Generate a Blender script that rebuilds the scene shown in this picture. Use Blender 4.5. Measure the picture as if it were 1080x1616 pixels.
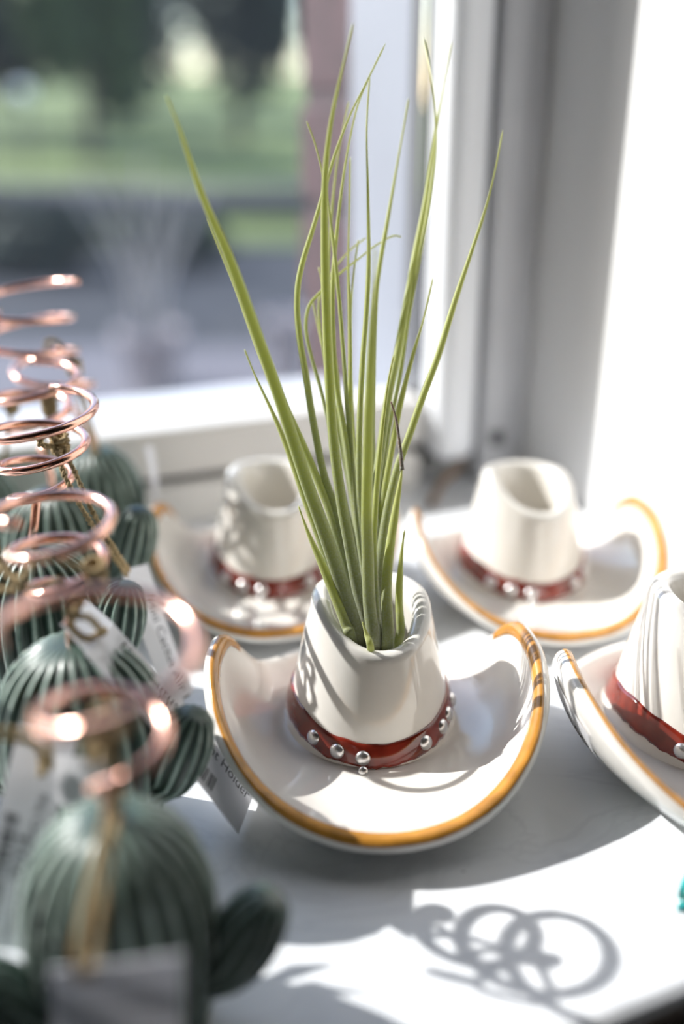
import bpy, bmesh, math, random
from mathutils import Vector, Matrix, noise

for o in list(bpy.data.objects):
    bpy.data.objects.remove(o)
SC = bpy.context.scene
C = SC.collection
R = math.radians
rnd = random.Random(7)

# ------------------------------------------------------------------ camera
PITCH = R(22.5); CAM_H = 0.205; FPX = 1571.1
cam = bpy.data.cameras.new('camera'); camo = bpy.data.objects.new('camera', cam); C.objects.link(camo)
camo.location = (0, 0, CAM_H); camo.rotation_euler = (math.pi / 2 - PITCH, 0, 0)
cam.sensor_fit = 'VERTICAL'; cam.sensor_height = 36; cam.sensor_width = 24; cam.lens = 35
cam.clip_start = 0.01; cam.clip_end = 200
cam.dof.use_dof = True; cam.dof.focus_distance = 0.321; cam.dof.aperture_fstop = 2.6; cam.dof.aperture_blades = 0
SC.camera = camo

# ------------------------------------------------------------------ sky, sun, exposure
SUN_TO = Vector((-1.28, 0.47, 1.0)).normalized()
world = bpy.data.worlds.new('sky'); SC.world = world; world.use_nodes = True
wn = world.node_tree; wn.nodes.clear()
sky = wn.nodes.new('ShaderNodeTexSky'); sky.sky_type = 'NISHITA'; sky.sun_disc = False
sky.sun_elevation = math.asin(SUN_TO.z); sky.sun_rotation = math.atan2(SUN_TO.x, SUN_TO.y)
sky.air_density = 1.0; sky.dust_density = 0.8
bg = wn.nodes.new('ShaderNodeBackground'); bg.inputs['Strength'].default_value = 0.26
wo = wn.nodes.new('ShaderNodeOutputWorld')
wn.links.new(sky.outputs[0], bg.inputs[0]); wn.links.new(bg.outputs[0], wo.inputs[0])
sl = bpy.data.lights.new('sun', 'SUN'); sl.energy = 6.0; sl.angle = R(0.53); sl.color = (1.0, 0.965, 0.92)
so = bpy.data.objects.new('sun', sl); C.objects.link(so)
so.rotation_euler = SUN_TO.to_track_quat('Z', 'Y').to_euler()
SC.view_settings.view_transform = 'Standard'; SC.view_settings.look = 'None'
SC.view_settings.gamma = 1.0; SC.view_settings.use_curve_mapping = False
SC.view_settings.exposure = 0.52
SC.cycles.max_bounces = 10; SC.cycles.diffuse_bounces = 6; SC.cycles.transparent_max_bounces = 16
SC.cycles.use_denoising = True
SC.cycles.sample_clamp_indirect = 8.0
SC.cycles.caustics_reflective = False

# ------------------------------------------------------------------ helpers
cp, sp = math.cos(PITCH), math.sin(PITCH)
def P(px, py, zc):
    cx = (px - 540) / FPX; cy = (808 - py) / FPX
    return Vector((cx * zc, zc * (cp + cy * sp), CAM_H + zc * (-sp + cy * cp)))
def G(px, py, z=0.0):
    cx = (px - 540) / FPX; cy = (808 - py) / FPX
    t = (z - CAM_H) / (-sp + cy * cp)
    return Vector((cx * t, t * (cp + cy * sp), z))

def link(name, me, parent=None, mat=None, smooth=True):
    o = bpy.data.objects.new(name, me); C.objects.link(o)
    if mat is not None and not me.materials: me.materials.append(mat)
    if parent is not None: o.parent = parent
    if smooth:
        for p in me.polygons: p.use_smooth = True
    return o
def mesh(name, verts, faces):
    me = bpy.data.meshes.new(name); me.from_pydata([tuple(v) for v in verts], [], faces); me.update()
    return me
def empty(name, loc=(0, 0, 0), rz=0.0):
    o = bpy.data.objects.new(name, None); C.objects.link(o); o.location = loc; o.rotation_euler = (0, 0, rz)
    o.empty_display_size = 0.01
    return o
def tag(o, label=None, cat=None, group=None, kind=None):
    if label: o['label'] = label
    if cat: o['category'] = cat
    if group: o['group'] = group
    if kind: o['kind'] = kind
    return o
def copy_tree(o, parent=None):
    c = o.copy(); C.objects.link(c); c.parent = parent
    for ch in list(o.children): copy_tree(ch, c)
    return c

def catmull(pts, n=8):
    pts = [Vector(p) for p in pts]
    out = []
    for i in range(len(pts) - 1):
        p0 = pts[max(i - 1, 0)]; p1 = pts[i]; p2 = pts[i + 1]; p3 = pts[min(i + 2, len(pts) - 1)]
        for k in range(n):
            t = k / n
            out.append(0.5 * ((2 * p1) + (p2 - p0) * t + (2 * p0 - 5 * p1 + 4 * p2 - p3) * t * t + (3 * p1 - p0 - 3 * p2 + p3) * t ** 3))
    out.append(pts[-1])
    return out
def frames(pts):
    T = []
    for i in range(len(pts)):
        a = pts[max(i - 1, 0)]; b = pts[min(i + 1, len(pts) - 1)]
        T.append((b - a).normalized())
    up = Vector((0, 0, 1)) if abs(T[0].z) < 0.9 else Vector((1, 0, 0))
    N = (up - T[0] * up.dot(T[0])).normalized(); F = []
    for t in T:
        N = (N - t * N.dot(t)).normalized()
        F.append((t, N, t.cross(N)))
    return F
def tube_data(pts, rad, seg=8, V=None, Fc=None, cap=True):
    V = [] if V is None else V; Fc = [] if Fc is None else Fc
    b = len(V); F = frames(pts); n = len(pts)
    for i, p in enumerate(pts):
        r = rad(i / (n - 1)) if callable(rad) else rad
        for k in range(seg):
            a = 2 * math.pi * k / seg
            V.append(p + F[i][1] * (math.cos(a) * r) + F[i][2] * (math.sin(a) * r))
    for i in range(n - 1):
        for k in range(seg):
            k2 = (k + 1) % seg
            Fc.append((b + i * seg + k, b + i * seg + k2, b + (i + 1) * seg + k2, b + (i + 1) * seg + k))
    if cap:
        Fc.append(tuple(b + k for k in reversed(range(seg)))); Fc.append(tuple(b + (n - 1) * seg + k for k in range(seg)))
    return V, Fc
def tube(name, pts, rad, mat, parent=None, seg=8):
    V, Fc = tube_data(pts, rad, seg)
    return link(name, mesh(name, V, Fc), parent, mat)
def rope_data(pts, r, V, Fc, pitch=0.0042):
    F = frames(pts); L = 0.0; ph = []
    for i, p in enumerate(pts):
        if i: L += (p - pts[i - 1]).length
        ph.append(2 * math.pi * L / pitch)
    for s in (0, 1):
        q = [p + (F[i][1] * math.cos(ph[i] + s * math.pi) + F[i][2] * math.sin(ph[i] + s * math.pi)) * r * 0.55 for i, p in enumerate(pts)]
        tube_data(q, r * 0.62, 6, V, Fc)
def box_data(x0, x1, y0, y1, z0, z1):
    V = [(x0, y0, z0), (x1, y0, z0), (x1, y1, z0), (x0, y1, z0), (x0, y0, z1), (x1, y0, z1), (x1, y1, z1), (x0, y1, z1)]
    F = [(0, 3, 2, 1), (4, 5, 6, 7), (0, 1, 5, 4), (1, 2, 6, 5), (2, 3, 7, 6), (3, 0, 4, 7)]
    return V, F
def box(name, x0, x1, y0, y1, z0, z1, mat, parent=None, bev=0.0, seg=2, xf=None):
    V, F = box_data(x0, x1, y0, y1, z0, z1)
    bm = bmesh.new()
    vs = [bm.verts.new(v) for v in V]
    for f in F: bm.faces.new([vs[i] for i in f])
    if bev > 0: bmesh.ops.bevel(bm, geom=list(bm.edges), offset=bev, segments=seg, affect='EDGES', profile=0.5)
    if xf is not None: bm.transform(xf)
    me = bpy.data.meshes.new(name); bm.to_mesh(me); bm.free()
    return link(name, me, parent, mat, smooth=False)
def sm(a, b, x):
    t = max(0.0, min(1.0, (x - a) / (b - a))); return t * t * (3 - 2 * t)

# ------------------------------------------------------------------ materials
def newmat(name):
    m = bpy.data.materials.new(name); m.use_nodes = True
    nt = m.node_tree; b = nt.nodes['Principled BSDF']
    return m, nt, b
def plain(name, col, rough=0.5, metal=0.0, coat=0.0, noise_amt=0.0, scale=60.0, bump=0.0, bscale=400.0, spec=0.5):
    m, nt, b = newmat(name)
    b.inputs['Roughness'].default_value = rough; b.inputs['Metallic'].default_value = metal
    b.inputs['Coat Weight'].default_value = coat; b.inputs['Coat Roughness'].default_value = 0.04
    b.inputs['Specular IOR Level'].default_value = spec
    b.inputs['Base Color'].default_value = (*col, 1)
    tc = nt.nodes.new('ShaderNodeTexCoord')
    if noise_amt > 0:
        n = nt.nodes.new('ShaderNodeTexNoise'); n.inputs['Scale'].default_value = scale; n.inputs['Detail'].default_value = 6
        r = nt.nodes.new('ShaderNodeValToRGB')
        r.color_ramp.elements[0].position = 0.3; r.color_ramp.elements[1].position = 0.7
        r.color_ramp.elements[0].color = (*[c * (1 - noise_amt) for c in col], 1)
        r.color_ramp.elements[1].color = (*[min(1, c * (1 + noise_amt)) for c in col], 1)
        nt.links.new(tc.outputs['Object'], n.inputs['Vector']); nt.links.new(n.outputs['Fac'], r.inputs['Fac'])
        nt.links.new(r.outputs['Color'], b.inputs['Base Color'])
    if bump > 0:
        n2 = nt.nodes.new('ShaderNodeTexNoise'); n2.inputs['Scale'].default_value = bscale; n2.inputs['Detail'].default_value = 4
        bp = nt.nodes.new('ShaderNodeBump'); bp.inputs['Strength'].default_value = bump; bp.inputs['Distance'].default_value = 0.001
        nt.links.new(tc.outputs['Object'], n2.inputs['Vector']); nt.links.new(n2.outputs['Fac'], bp.inputs['Height'])
        nt.links.new(bp.outputs['Normal'], b.inputs['Normal'])
    return m
def ramp(nt, stops):
    r = nt.nodes.new('ShaderNodeValToRGB'); e = r.color_ramp.elements
    while len(e) < len(stops): e.new(0.5)
    for k, (p, c) in enumerate(stops): e[k].position = p; e[k].color = (*c, 1)
    return r

M = {}
M['glaze'] = plain('cream_glaze', (0.80, 0.77, 0.72), 0.10, coat=0.7, noise_amt=0.03, scale=90, bump=0.12, bscale=70)
M['stripe'] = plain('ochre_glaze', (0.50, 0.225, 0.035), 0.2, coat=0.5, noise_amt=0.28, scale=130)
M['band'] = plain('oxblood_glaze', (0.20, 0.022, 0.012), 0.12, coat=0.8, noise_amt=0.45, scale=110)
M['stud'] = plain('silver_lustre', (0.80, 0.79, 0.79), 0.28, metal=0.9)
M['copper'] = plain('copper_wire', (0.92, 0.53, 0.42), 0.2, metal=1.0, noise_amt=0.06, scale=90)
M['jute'] = plain('jute', (0.50, 0.37, 0.20), 0.9, noise_amt=0.3, scale=900, bump=0.6, bscale=2500)
M['ink'] = plain('ink', (0.025, 0.025, 0.03), 0.6)
M['paper'] = plain('tag_paper', (0.80, 0.80, 0.83), 0.45, bump=0.08, bscale=1200)
def paper_translucent():
    m = M['paper']; nt = m.node_tree; b = nt.nodes['Principled BSDF']
    tr = nt.nodes.new('ShaderNodeBsdfTranslucent'); tr.inputs[0].default_value = (0.84, 0.84, 0.86, 1)
    ms = nt.nodes.new('ShaderNodeMixShader'); ms.inputs[0].default_value = 0.36
    nt.links.new(b.outputs[0], ms.inputs[1]); nt.links.new(tr.outputs[0], ms.inputs[2])
    nt.links.new(ms.outputs[0], nt.nodes['Material Output'].inputs['Surface'])
paper_translucent()
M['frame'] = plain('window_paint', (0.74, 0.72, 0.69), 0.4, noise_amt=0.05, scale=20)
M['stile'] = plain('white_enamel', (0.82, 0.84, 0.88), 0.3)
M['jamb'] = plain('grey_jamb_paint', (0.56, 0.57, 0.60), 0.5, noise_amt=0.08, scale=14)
M['rubber'] = plain('dark_gasket', (0.06, 0.06, 0.065), 0.6)
M['track'] = plain('grey_track_metal', (0.30, 0.30, 0.30), 0.5, noise_amt=0.2, scale=40)
M['stay'] = plain('tarnished_stay', (0.22, 0.15, 0.10), 0.45, metal=0.6)
M['wall'] = plain('white_wall_paint', (0.86, 0.86, 0.86), 0.7, bump=0.05, bscale=150)
M['room'] = plain('room_wall_paint', (0.055, 0.055, 0.06), 0.8)
M['floor'] = plain('dark_wood_floor', (0.10, 0.075, 0.055), 0.55, noise_amt=0.3, scale=8)
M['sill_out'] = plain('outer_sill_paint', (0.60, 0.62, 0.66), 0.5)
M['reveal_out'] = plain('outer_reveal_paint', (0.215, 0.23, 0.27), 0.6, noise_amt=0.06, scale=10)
M['brick'] = plain('maroon_brick', (0.050, 0.024, 0.028), 0.85, noise_amt=0.4, scale=25)
M['mortar'] = plain('mortar', (0.05, 0.032, 0.036), 0.9)
M['pave'] = plain('pavement_concrete', (0.13, 0.125, 0.145), 0.85, noise_amt=0.12, scale=3)
M['road'] = plain('asphalt', (0.022, 0.025, 0.033), 0.9, noise_amt=0.2, scale=4)
M['lawn'] = plain('lawn_grass', (0.115, 0.155, 0.042), 0.9, noise_amt=0.35, scale=0.9)
M['kerb'] = plain('kerb_stone', (0.045, 0.045, 0.055), 0.9)
M['bark'] = plain('bark', (0.06, 0.048, 0.04), 0.9, noise_amt=0.3, scale=6)
M['stem'] = plain('pale_bare_stem', (0.34, 0.33, 0.33), 0.8)
M['pot'] = plain('pale_planter_concrete', (0.34, 0.31, 0.33), 0.8, noise_amt=0.1, scale=12)
M['soil'] = plain('soil', (0.03, 0.022, 0.016), 0.95)
M['lamp_white'] = plain('white_globe_glass', (0.85, 0.88, 0.92), 0.08)  # glossy white for the added globe that makes a highlight
M['teal'] = plain('teal_enamel', (0.02, 0.42, 0.42), 0.2, coat=0.5)
M['teal_pale'] = plain('pale_teal_enamel', (0.25, 0.68, 0.60), 0.25, coat=0.5)

def foliage(name, c1, c2):
    m, nt, b = newmat(name)
    g = nt.nodes.new('ShaderNodeNewGeometry')
    r = ramp(nt, [(0.0, c1), (1.0, c2)])
    nt.links.new(g.outputs['Random Per Island'], r.inputs['Fac']); nt.links.new(r.outputs['Color'], b.inputs['Base Color'])
    b.inputs['Roughness'].default_value = 0.7
    return m
M['fol_dark'] = foliage('dark_foliage', (0.010, 0.018, 0.016), (0.035, 0.055, 0.035))
M['fol_mid'] = foliage('mid_foliage', (0.03, 0.055, 0.02), (0.09, 0.14, 0.04))
M['fol_shrub'] = foliage('shrub_foliage', (0.012, 0.025, 0.018), (0.04, 0.065, 0.045))

def marble():
    m, nt, b = newmat('white_marble')
    tc = nt.nodes.new('ShaderNodeTexCoord')
    mp = nt.nodes.new('ShaderNodeMapping'); mp.inputs['Rotation'].default_value = (0, 0, R(35)); mp.inputs['Scale'].default_value = (1, 1.8, 1)
    n1 = nt.nodes.new('ShaderNodeTexNoise'); n1.inputs['Scale'].default_value = 9; n1.inputs['Detail'].default_value = 7; n1.inputs['Distortion'].default_value = 1.6
    r1 = ramp(nt, [(0.30, (0.55, 0.57, 0.61)), (0.46, (0.76, 0.78, 0.81)), (0.7, (0.81, 0.82, 0.84))])
    n2 = nt.nodes.new('ShaderNodeTexNoise'); n2.inputs['Scale'].default_value = 14; n2.inputs['Detail'].default_value = 9; n2.inputs['Distortion'].default_value = 2.6
    r2 = ramp(nt, [(0.46, (1, 1, 1)), (0.50, (0.93, 0.93, 0.935)), (0.54, (1, 1, 1))])
    n3 = nt.nodes.new('ShaderNodeTexVoronoi'); n3.inputs['Scale'].default_value = 55
    r3 = ramp(nt, [(0.03, (0.45, 0.45, 0.46)), (0.055, (1, 1, 1))])
    x1 = nt.nodes.new('ShaderNodeMixRGB'); x1.blend_type = 'MULTIPLY'; x1.inputs[0].default_value = 1
    x2 = nt.nodes.new('ShaderNodeMixRGB'); x2.blend_type = 'MULTIPLY'; x2.inputs[0].default_value = 0.8
    L = nt.links.new
    L(tc.outputs['Object'], mp.inputs['Vector'])
    for n in (n1, n2, n3): L(mp.outputs['Vector'], n.inputs['Vector'])
    L(n1.outputs['Fac'], r1.inputs['Fac']); L(n2.outputs['Fac'], r2.inputs['Fac']); L(n3.outputs['Distance'], r3.inputs['Fac'])
    L(r1.outputs['Color'], x1.inputs[1]); L(r2.outputs['Color'], x1.inputs[2])
    L(x1.outputs[0], x2.inputs[1]); L(r3.outputs['Color'], x2.inputs[2]); L(x2.outputs[0], b.inputs['Base Color'])
    b.inputs['Roughness'].default_value = 0.27
    return m
M['marble'] = marble()

def glass():
    m, nt, b = newmat('window_glass'); nt.nodes.remove(b)
    out = nt.nodes['Material Output']
    t = nt.nodes.new('ShaderNodeBsdfTransparent'); t.inputs[0].default_value = (0.97, 0.98, 0.985, 1)
    g = nt.nodes.new('ShaderNodeBsdfGlossy'); g.inputs['Roughness'].default_value = 0.02
    d = nt.nodes.new('ShaderNodeBsdfTranslucent'); d.inputs[0].default_value = (0.75, 0.82, 1.0, 1)  # pale blue scatter mixed into the pane as a veil of haze
    lw = nt.nodes.new('ShaderNodeLayerWeight'); lw.inputs['Blend'].default_value = 0.12
    mx = nt.nodes.new('ShaderNodeMixShader'); mx2 = nt.nodes.new('ShaderNodeMixShader'); mx2.inputs[0].default_value = 0.008
    L = nt.links.new
    L(lw.outputs['Fresnel'], mx.inputs[0]); L(t.outputs[0], mx.inputs[1]); L(g.outputs[0], mx.inputs[2])
    L(mx.outputs[0], mx2.inputs[1]); L(d.outputs[0], mx2.inputs[2]); L(mx2.outputs[0], out.inputs['Surface'])
    return m
M['glass'] = glass()

def cactus_mat():
    m, nt, b = newmat('sage_glaze')
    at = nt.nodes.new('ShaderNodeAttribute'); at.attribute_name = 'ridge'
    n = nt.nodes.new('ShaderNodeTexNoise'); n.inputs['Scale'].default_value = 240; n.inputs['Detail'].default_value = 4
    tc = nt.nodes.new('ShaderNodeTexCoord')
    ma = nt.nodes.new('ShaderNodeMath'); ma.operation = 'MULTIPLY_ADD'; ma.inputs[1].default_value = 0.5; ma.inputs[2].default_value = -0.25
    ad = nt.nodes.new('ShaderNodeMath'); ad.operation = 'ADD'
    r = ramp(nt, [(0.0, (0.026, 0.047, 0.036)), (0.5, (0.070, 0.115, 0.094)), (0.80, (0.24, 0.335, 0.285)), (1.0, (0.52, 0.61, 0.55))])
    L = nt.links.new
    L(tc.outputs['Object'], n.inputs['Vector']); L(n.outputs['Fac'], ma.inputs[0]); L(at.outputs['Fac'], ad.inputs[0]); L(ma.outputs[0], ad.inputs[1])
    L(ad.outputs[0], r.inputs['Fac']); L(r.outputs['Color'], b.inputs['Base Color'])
    b.inputs['Roughness'].default_value = 0.38; b.inputs['Coat Weight'].default_value = 0.12; b.inputs['Coat Roughness'].default_value = 0.15
    return m
M['cactus'] = cactus_mat()

def leaf_mat(name, stops, trans):
    m, nt, b = newmat(name)
    uv = nt.nodes.new('ShaderNodeUVMap'); sx = nt.nodes.new('ShaderNodeSeparateXYZ')
    r = ramp(nt, stops)
    n = nt.nodes.new('ShaderNodeTexNoise'); n.inputs['Scale'].default_value = 1600; n.inputs['Detail'].default_value = 3
    tc = nt.nodes.new('ShaderNodeTexCoord')
    fz = ramp(nt, [(0.40, (0.15, 0.15, 0.15)), (0.68, (1, 1, 1))])
    fade = ramp(nt, [(0.0, (0.75, 0.75, 0.75)), (0.45, (0.6, 0.6, 0.6)), (0.85, (0.08, 0.08, 0.08))])
    mu = nt.nodes.new('ShaderNodeMixRGB'); mu.blend_type = 'MULTIPLY'; mu.inputs[0].default_value = 1
    mx = nt.nodes.new('ShaderNodeMixRGB'); mx.inputs[2].default_value = (0.62, 0.66, 0.58, 1)
    L = nt.links.new
    L(uv.outputs['UV'], sx.inputs[0]); L(sx.outputs['Y'], r.inputs['Fac']); L(sx.outputs['Y'], fade.inputs['Fac'])
    L(tc.outputs['Object'], n.inputs['Vector']); L(n.outputs['Fac'], fz.inputs['Fac'])
    L(fz.outputs['Color'], mu.inputs[1]); L(fade.outputs['Color'], mu.inputs[2]); L(mu.outputs[0], mx.inputs[0])
    L(r.outputs['Color'], mx.inputs[1]); L(mx.outputs[0], b.inputs['Base Color'])
    b.inputs['Roughness'].default_value = 0.5; b.inputs['Sheen Weight'].default_value = 0.8; b.inputs['Sheen Roughness'].default_value = 0.35
    tr = nt.nodes.new('ShaderNodeBsdfTranslucent'); L(r.outputs['Color'], tr.inputs[0])
    ms = nt.nodes.new('ShaderNodeMixShader'); ms.inputs[0].default_value = trans
    L(b.outputs[0], ms.inputs[1]); L(tr.outputs[0], ms.inputs[2]); L(ms.outputs[0], nt.nodes['Material Output'].inputs['Surface'])
    return m
M['leaf'] = leaf_mat('air_plant_leaf', [(0.0, (0.20, 0.16, 0.14)), (0.12, (0.30, 0.29, 0.21)), (0.28, (0.40, 0.44, 0.19)), (0.55, (0.64, 0.68, 0.22)), (1.0, (0.72, 0.74, 0.33))], 0.42)
M['dead'] = leaf_mat('withered_leaf', [(0.0, (0.20, 0.11, 0.085)), (1.0, (0.25, 0.13, 0.10))], 0.1)

# ------------------------------------------------------------------ window frame of reference: s along window, d outward, z up
WA = R(22.6); W0 = Vector((0.053, 0.540, 0))
WX = Matrix.Translation(W0) @ Matrix.Rotation(WA, 4, 'Z')
def wbox(name, s0, s1, d0, d1, z0, z1, mat, parent=None, bev=0.0, seg=2):
    return box(name, s0, s1, d0, d1, z0, z1, mat, parent, bev, seg, xf=WX)
def struct(o, label):
    return tag(o, label, None, None, 'structure')
def WP(s, d, z): return WX @ Vector((s, d, z))

S_L, S_R, D_F, Z_T = -1.35, 0.058, -0.343, 1.45
# room
struct(wbox('floor', -2.6, 3.0, -3.6, D_F, -0.90, -0.85, M['floor']), 'dark wooden shop floor below the sill')
struct(wbox('ceiling', -2.6, 3.0, -3.6, D_F, 2.2, 2.25, M['room']), 'plain ceiling of the shop')
struct(wbox('wall_back', -2.6, 3.0, -3.65, -3.6, -0.85, 2.2, M['room']), 'plain wall behind the viewer')
struct(wbox('wall_left', -2.65, -2.6, -3.6, D_F, -0.85, 2.2, M['room']), 'plain side wall away from the sill')
struct(wbox('wall_far_right', 3.0, 3.05, -3.6, D_F, -0.85, 2.2, M['room']), 'plain side wall past the window')
struct(wbox('wall_right', S_R, 3.0, D_F, 0.13, -0.85, 2.2, M['wall'], None, 0.004, 2), 'sunlit white window reveal beside the marble sill')
struct(wbox('wall_window_side', -2.6, S_L, D_F, 0.13, -0.85, 2.2, M['wall']), 'white wall at the far end of the window')
struct(wbox('wall_above', S_L, S_R, D_F, 0.13, Z_T, 2.2, M['wall']), 'white wall above the window')
struct(wbox('wall_below', S_L, S_R, D_F + 0.012, 0.13, -0.85, -0.032, M['wall']), 'white wall under the marble sill')
struct(wbox('trim_1', S_L, S_R - 0.0005, D_F, 0.033, -0.03, 0.0, M['marble'], None, 0.006, 4), 'white marble window sill with grey veins')

# window
win = struct(empty('window_1', WP(-0.5, 0.02, 0)), 'white framed window above the marble sill')
def wpart(o):
    o.parent = win; o.matrix_parent_inverse = Matrix.Translation(-Vector(win.location)); return o
wpart(wbox('bottom_frame', S_L, -0.012, -0.006, 0.034, 0.0, 0.0215, M['frame'], None, 0.002))
wpart(wbox('bottom_track', -0.012, 0.023, 0.006, 0.034, 0.0, 0.012, M['track'], None, 0.001))
wpart(wbox('bottom_rail', S_L, -0.0055, 0.0, 0.034, 0.0245, 0.050, M['frame'], None, 0.003, 3))
wpart(wbox('gasket', S_L, -0.002, 0.004, 0.030, 0.0215, 0.0245, M['rubber']))
wpart(wbox('side_stile', -0.0055, 0.0190, -0.016, 0.012, 0.016, Z_T, M['stile'], None, 0.008, 5))
wpart(wbox('gasket', 0.0190, 0.0245, -0.002, 0.026, 0.012, Z_T, M['rubber']))
wpart(wbox('gasket', -0.0052, 0.0185, 0.0125, 0.033, 0.012, Z_T, M['rubber']))
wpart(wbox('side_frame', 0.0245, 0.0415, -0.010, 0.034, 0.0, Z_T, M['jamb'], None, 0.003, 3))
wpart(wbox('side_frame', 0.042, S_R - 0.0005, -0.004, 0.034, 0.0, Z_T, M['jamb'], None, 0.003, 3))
wpart(wbox('top_rail', S_L, 0.0235, 0.0, 0.034, Z_T - 0.05, Z_T, M['frame'], None, 0.003, 3))
wpart(wbox('side_frame', S_L, S_L + 0.05, 0.0, 0.034, 0.0, Z_T, M['frame'], None, 0.003, 3))
wpart(wbox('pane', S_L + 0.045, -0.0054, 0.015, 0.018, 0.046, Z_T - 0.045, M['glass']))
scr = wbox('screw_cap', 0.030, 0.038, -0.0125, -0.009, 0.022, 0.030, M['rubber'], None, 0.0012); wpart(scr)
# bent stay below the stile
stay = tube('window_stay', catmull([WP(0.012, -0.012, 0.0150), WP(0.004, -0.020, 0.0140), WP(-0.006, -0.024, 0.011), WP(-0.014, -0.030, 0.006), WP(-0.020, -0.036, 0.0026)], 6), 0.0024, M['stay'], None, 8)
tag(stay, 'brown bent metal window stay below the end of the white stile', 'window stay')

# outside reveal, sill and brick return
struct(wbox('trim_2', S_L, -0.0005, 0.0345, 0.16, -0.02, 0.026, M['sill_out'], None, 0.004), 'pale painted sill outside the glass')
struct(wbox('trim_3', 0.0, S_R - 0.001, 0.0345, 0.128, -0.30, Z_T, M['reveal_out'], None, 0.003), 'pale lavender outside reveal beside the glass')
ow = struct(wbox('wall_outside', 0.008, 0.40, 0.131, 0.222, -0.9, 2.2, M['mortar']), 'maroon brick outside wall at the corner of the window')
bv, bf = box_data(-0.052, 0.052, -0.046, 0.046, -0.031, 0.031)
bme = None
for k in range(30):
    z = -0.55 + k * 0.072
    bm = None
    if bme is None:
        b0 = box('brick', -0.17, 0.018, -0.045, 0.045, -0.031, 0.031, M['brick'], None, 0.003); bme = b0.data; b = b0
    else:
        b = bpy.data.objects.new('brick', bme); C.objects.link(b)
    b.matrix_world = WX @ Matrix.Translation((0.172 + 0.002 * ((k * 7) % 3), 0.180 + 0.0015 * ((k * 5) % 3 - 1), z)) @ Matrix.Identity(4)
    b.parent = ow

# ------------------------------------------------------------------ the street outside
GZ = -0.95
def ground(name, pts, mat, label, z=GZ, th=0.05):
    n = len(pts)
    V = [(x, y, (zz if zz is not None else z)) for x, y, zz in pts] + [(x, y, (zz if zz is not None else z) - th) for x, y, zz in pts]
    F = [tuple(range(n))] + [tuple(reversed(range(n, 2 * n)))] + [(i, n + i, n + (i + 1) % n, (i + 1) % n) for i in range(n)]
    return struct(link(name, mesh(name, V, F), None, mat, smooth=False), label)
ground('pavement', [(-6, 0.35, None), (4, 1.2, None), (4, 5.0, None), (-6, 5.0, None)], M['pave'], 'pale concrete pavement outside the window')
ground('road', [(-14, 5.0, None), (8, 5.0, None), (8, 9.0, None), (-14, 9.0, None)], M['road'], 'dark asphalt strip beyond the pavement', GZ - 0.03)
ground('lawn', [(-40, 9.0, GZ), (20, 9.0, GZ), (20, 60.0, 1.5), (-40, 60.0, 1.5)], M['lawn'], 'sunlit green lawn rising beyond the road')
# near lawn strip (right) with dark kerb behind it
kp = [Vector((-4.6, 10.9, 0)), Vector((-2.4, 10.5, 0)), Vector((-0.8, 10.3, 0)), Vector((2.0, 11.0, 0))]
kc = catmull(kp, 8); V, F = [], []
for p in kc:
    V += [(p.x, p.y, GZ), (p.x, p.y + 0.9, GZ), (p.x, p.y + 0.9, GZ + 0.30), (p.x, p.y, GZ + 0.26)]
for i in range(len(kc) - 1):
    for k in range(4): F.append((4 * i + k, 4 * i + (k + 1) % 4, 4 * i + 4 + (k + 1) % 4, 4 * i + 4 + k))
F += [(3, 2, 1, 0), tuple(len(V) - 4 + k for k in range(4))]
struct(link('kerb', mesh('kerb', V, F), None, M['kerb'], smooth=False), 'dark stone kerb curving across the lawn')

def leaf_cloud(name, cx, cy, cz, rx, ry, rz, n, size, mat, seed, parent, lobes=7):
    r = random.Random(seed); V, F = [], []
    L = [(r.uniform(-.55, .55) * rx, r.uniform(-.55, .55) * ry, r.uniform(-.5, .6) * rz, r.uniform(.42, .7)) for _ in range(lobes)]
    for i in range(n):
        lx, ly, lz, lr = L[i % lobes]
        d = Vector((r.gauss(0, 1), r.gauss(0, 1), r.gauss(0, 1))).normalized() * (r.random() ** 0.4)
        c = Vector((cx + lx + d.x * rx * lr, cy + ly + d.y * ry * lr, cz + lz + d.z * rz * lr))
        a = Vector((r.gauss(0, 1), r.gauss(0, 1), r.gauss(0, 1))).normalized()
        b = a.orthogonal().normalized(); s = size * r.uniform(.6, 1.3); k = len(V)
        V += [c - a * s, c + b * s * .5, c + a * s, c - b * s * .5]; F.append((k, k + 1, k + 2, k + 3))
    o = link(name, mesh(name, V, F), parent, mat, smooth=False); o['kind'] = 'stuff'
    return o
def tree(x, y, z0, h, w, mat, seed, label, trunk=0.12, low=0.25):
    t = empty('tree', (x, y, z0)); tag(t, label, 'tree', 'trees beyond the lawn')
    r = random.Random(seed)
    pts = [Vector((0, 0, -0.1)), Vector((r.uniform(-.1, .1), 0, h * .3)), Vector((r.uniform(-.2, .2), 0, h * .6)), Vector((r.uniform(-.2, .2), 0, h * .85))]
    tube('trunk', catmull(pts, 4), lambda u: trunk * (1 - .8 * u), M['bark'], t, 8)
    leaf_cloud('crown', 0, 0, h * (low + (1 - low) / 2), w, w * .8, h * (1 - low) / 2, 5200, 0.16, mat, seed, t, 11)
def ly(y): return GZ + (y - 9.0) / 51.0 * (1.5 - GZ)
tree(-6.3, 18.0, ly(18), 4.4, 1.3, M['fol_dark'], 1, 'dark tree farthest from the brick corner', low=.10)
tree(-3.7, 15.6, ly(15.6), 4.0, 0.85, M['fol_mid'], 2, 'lighter green tree between two dark trees', low=.08)
tree(-1.75, 18.6, ly(18.6), 4.6, 1.25, M['fol_dark'], 3, 'dark tree nearest the brick corner', low=.16)
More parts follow.
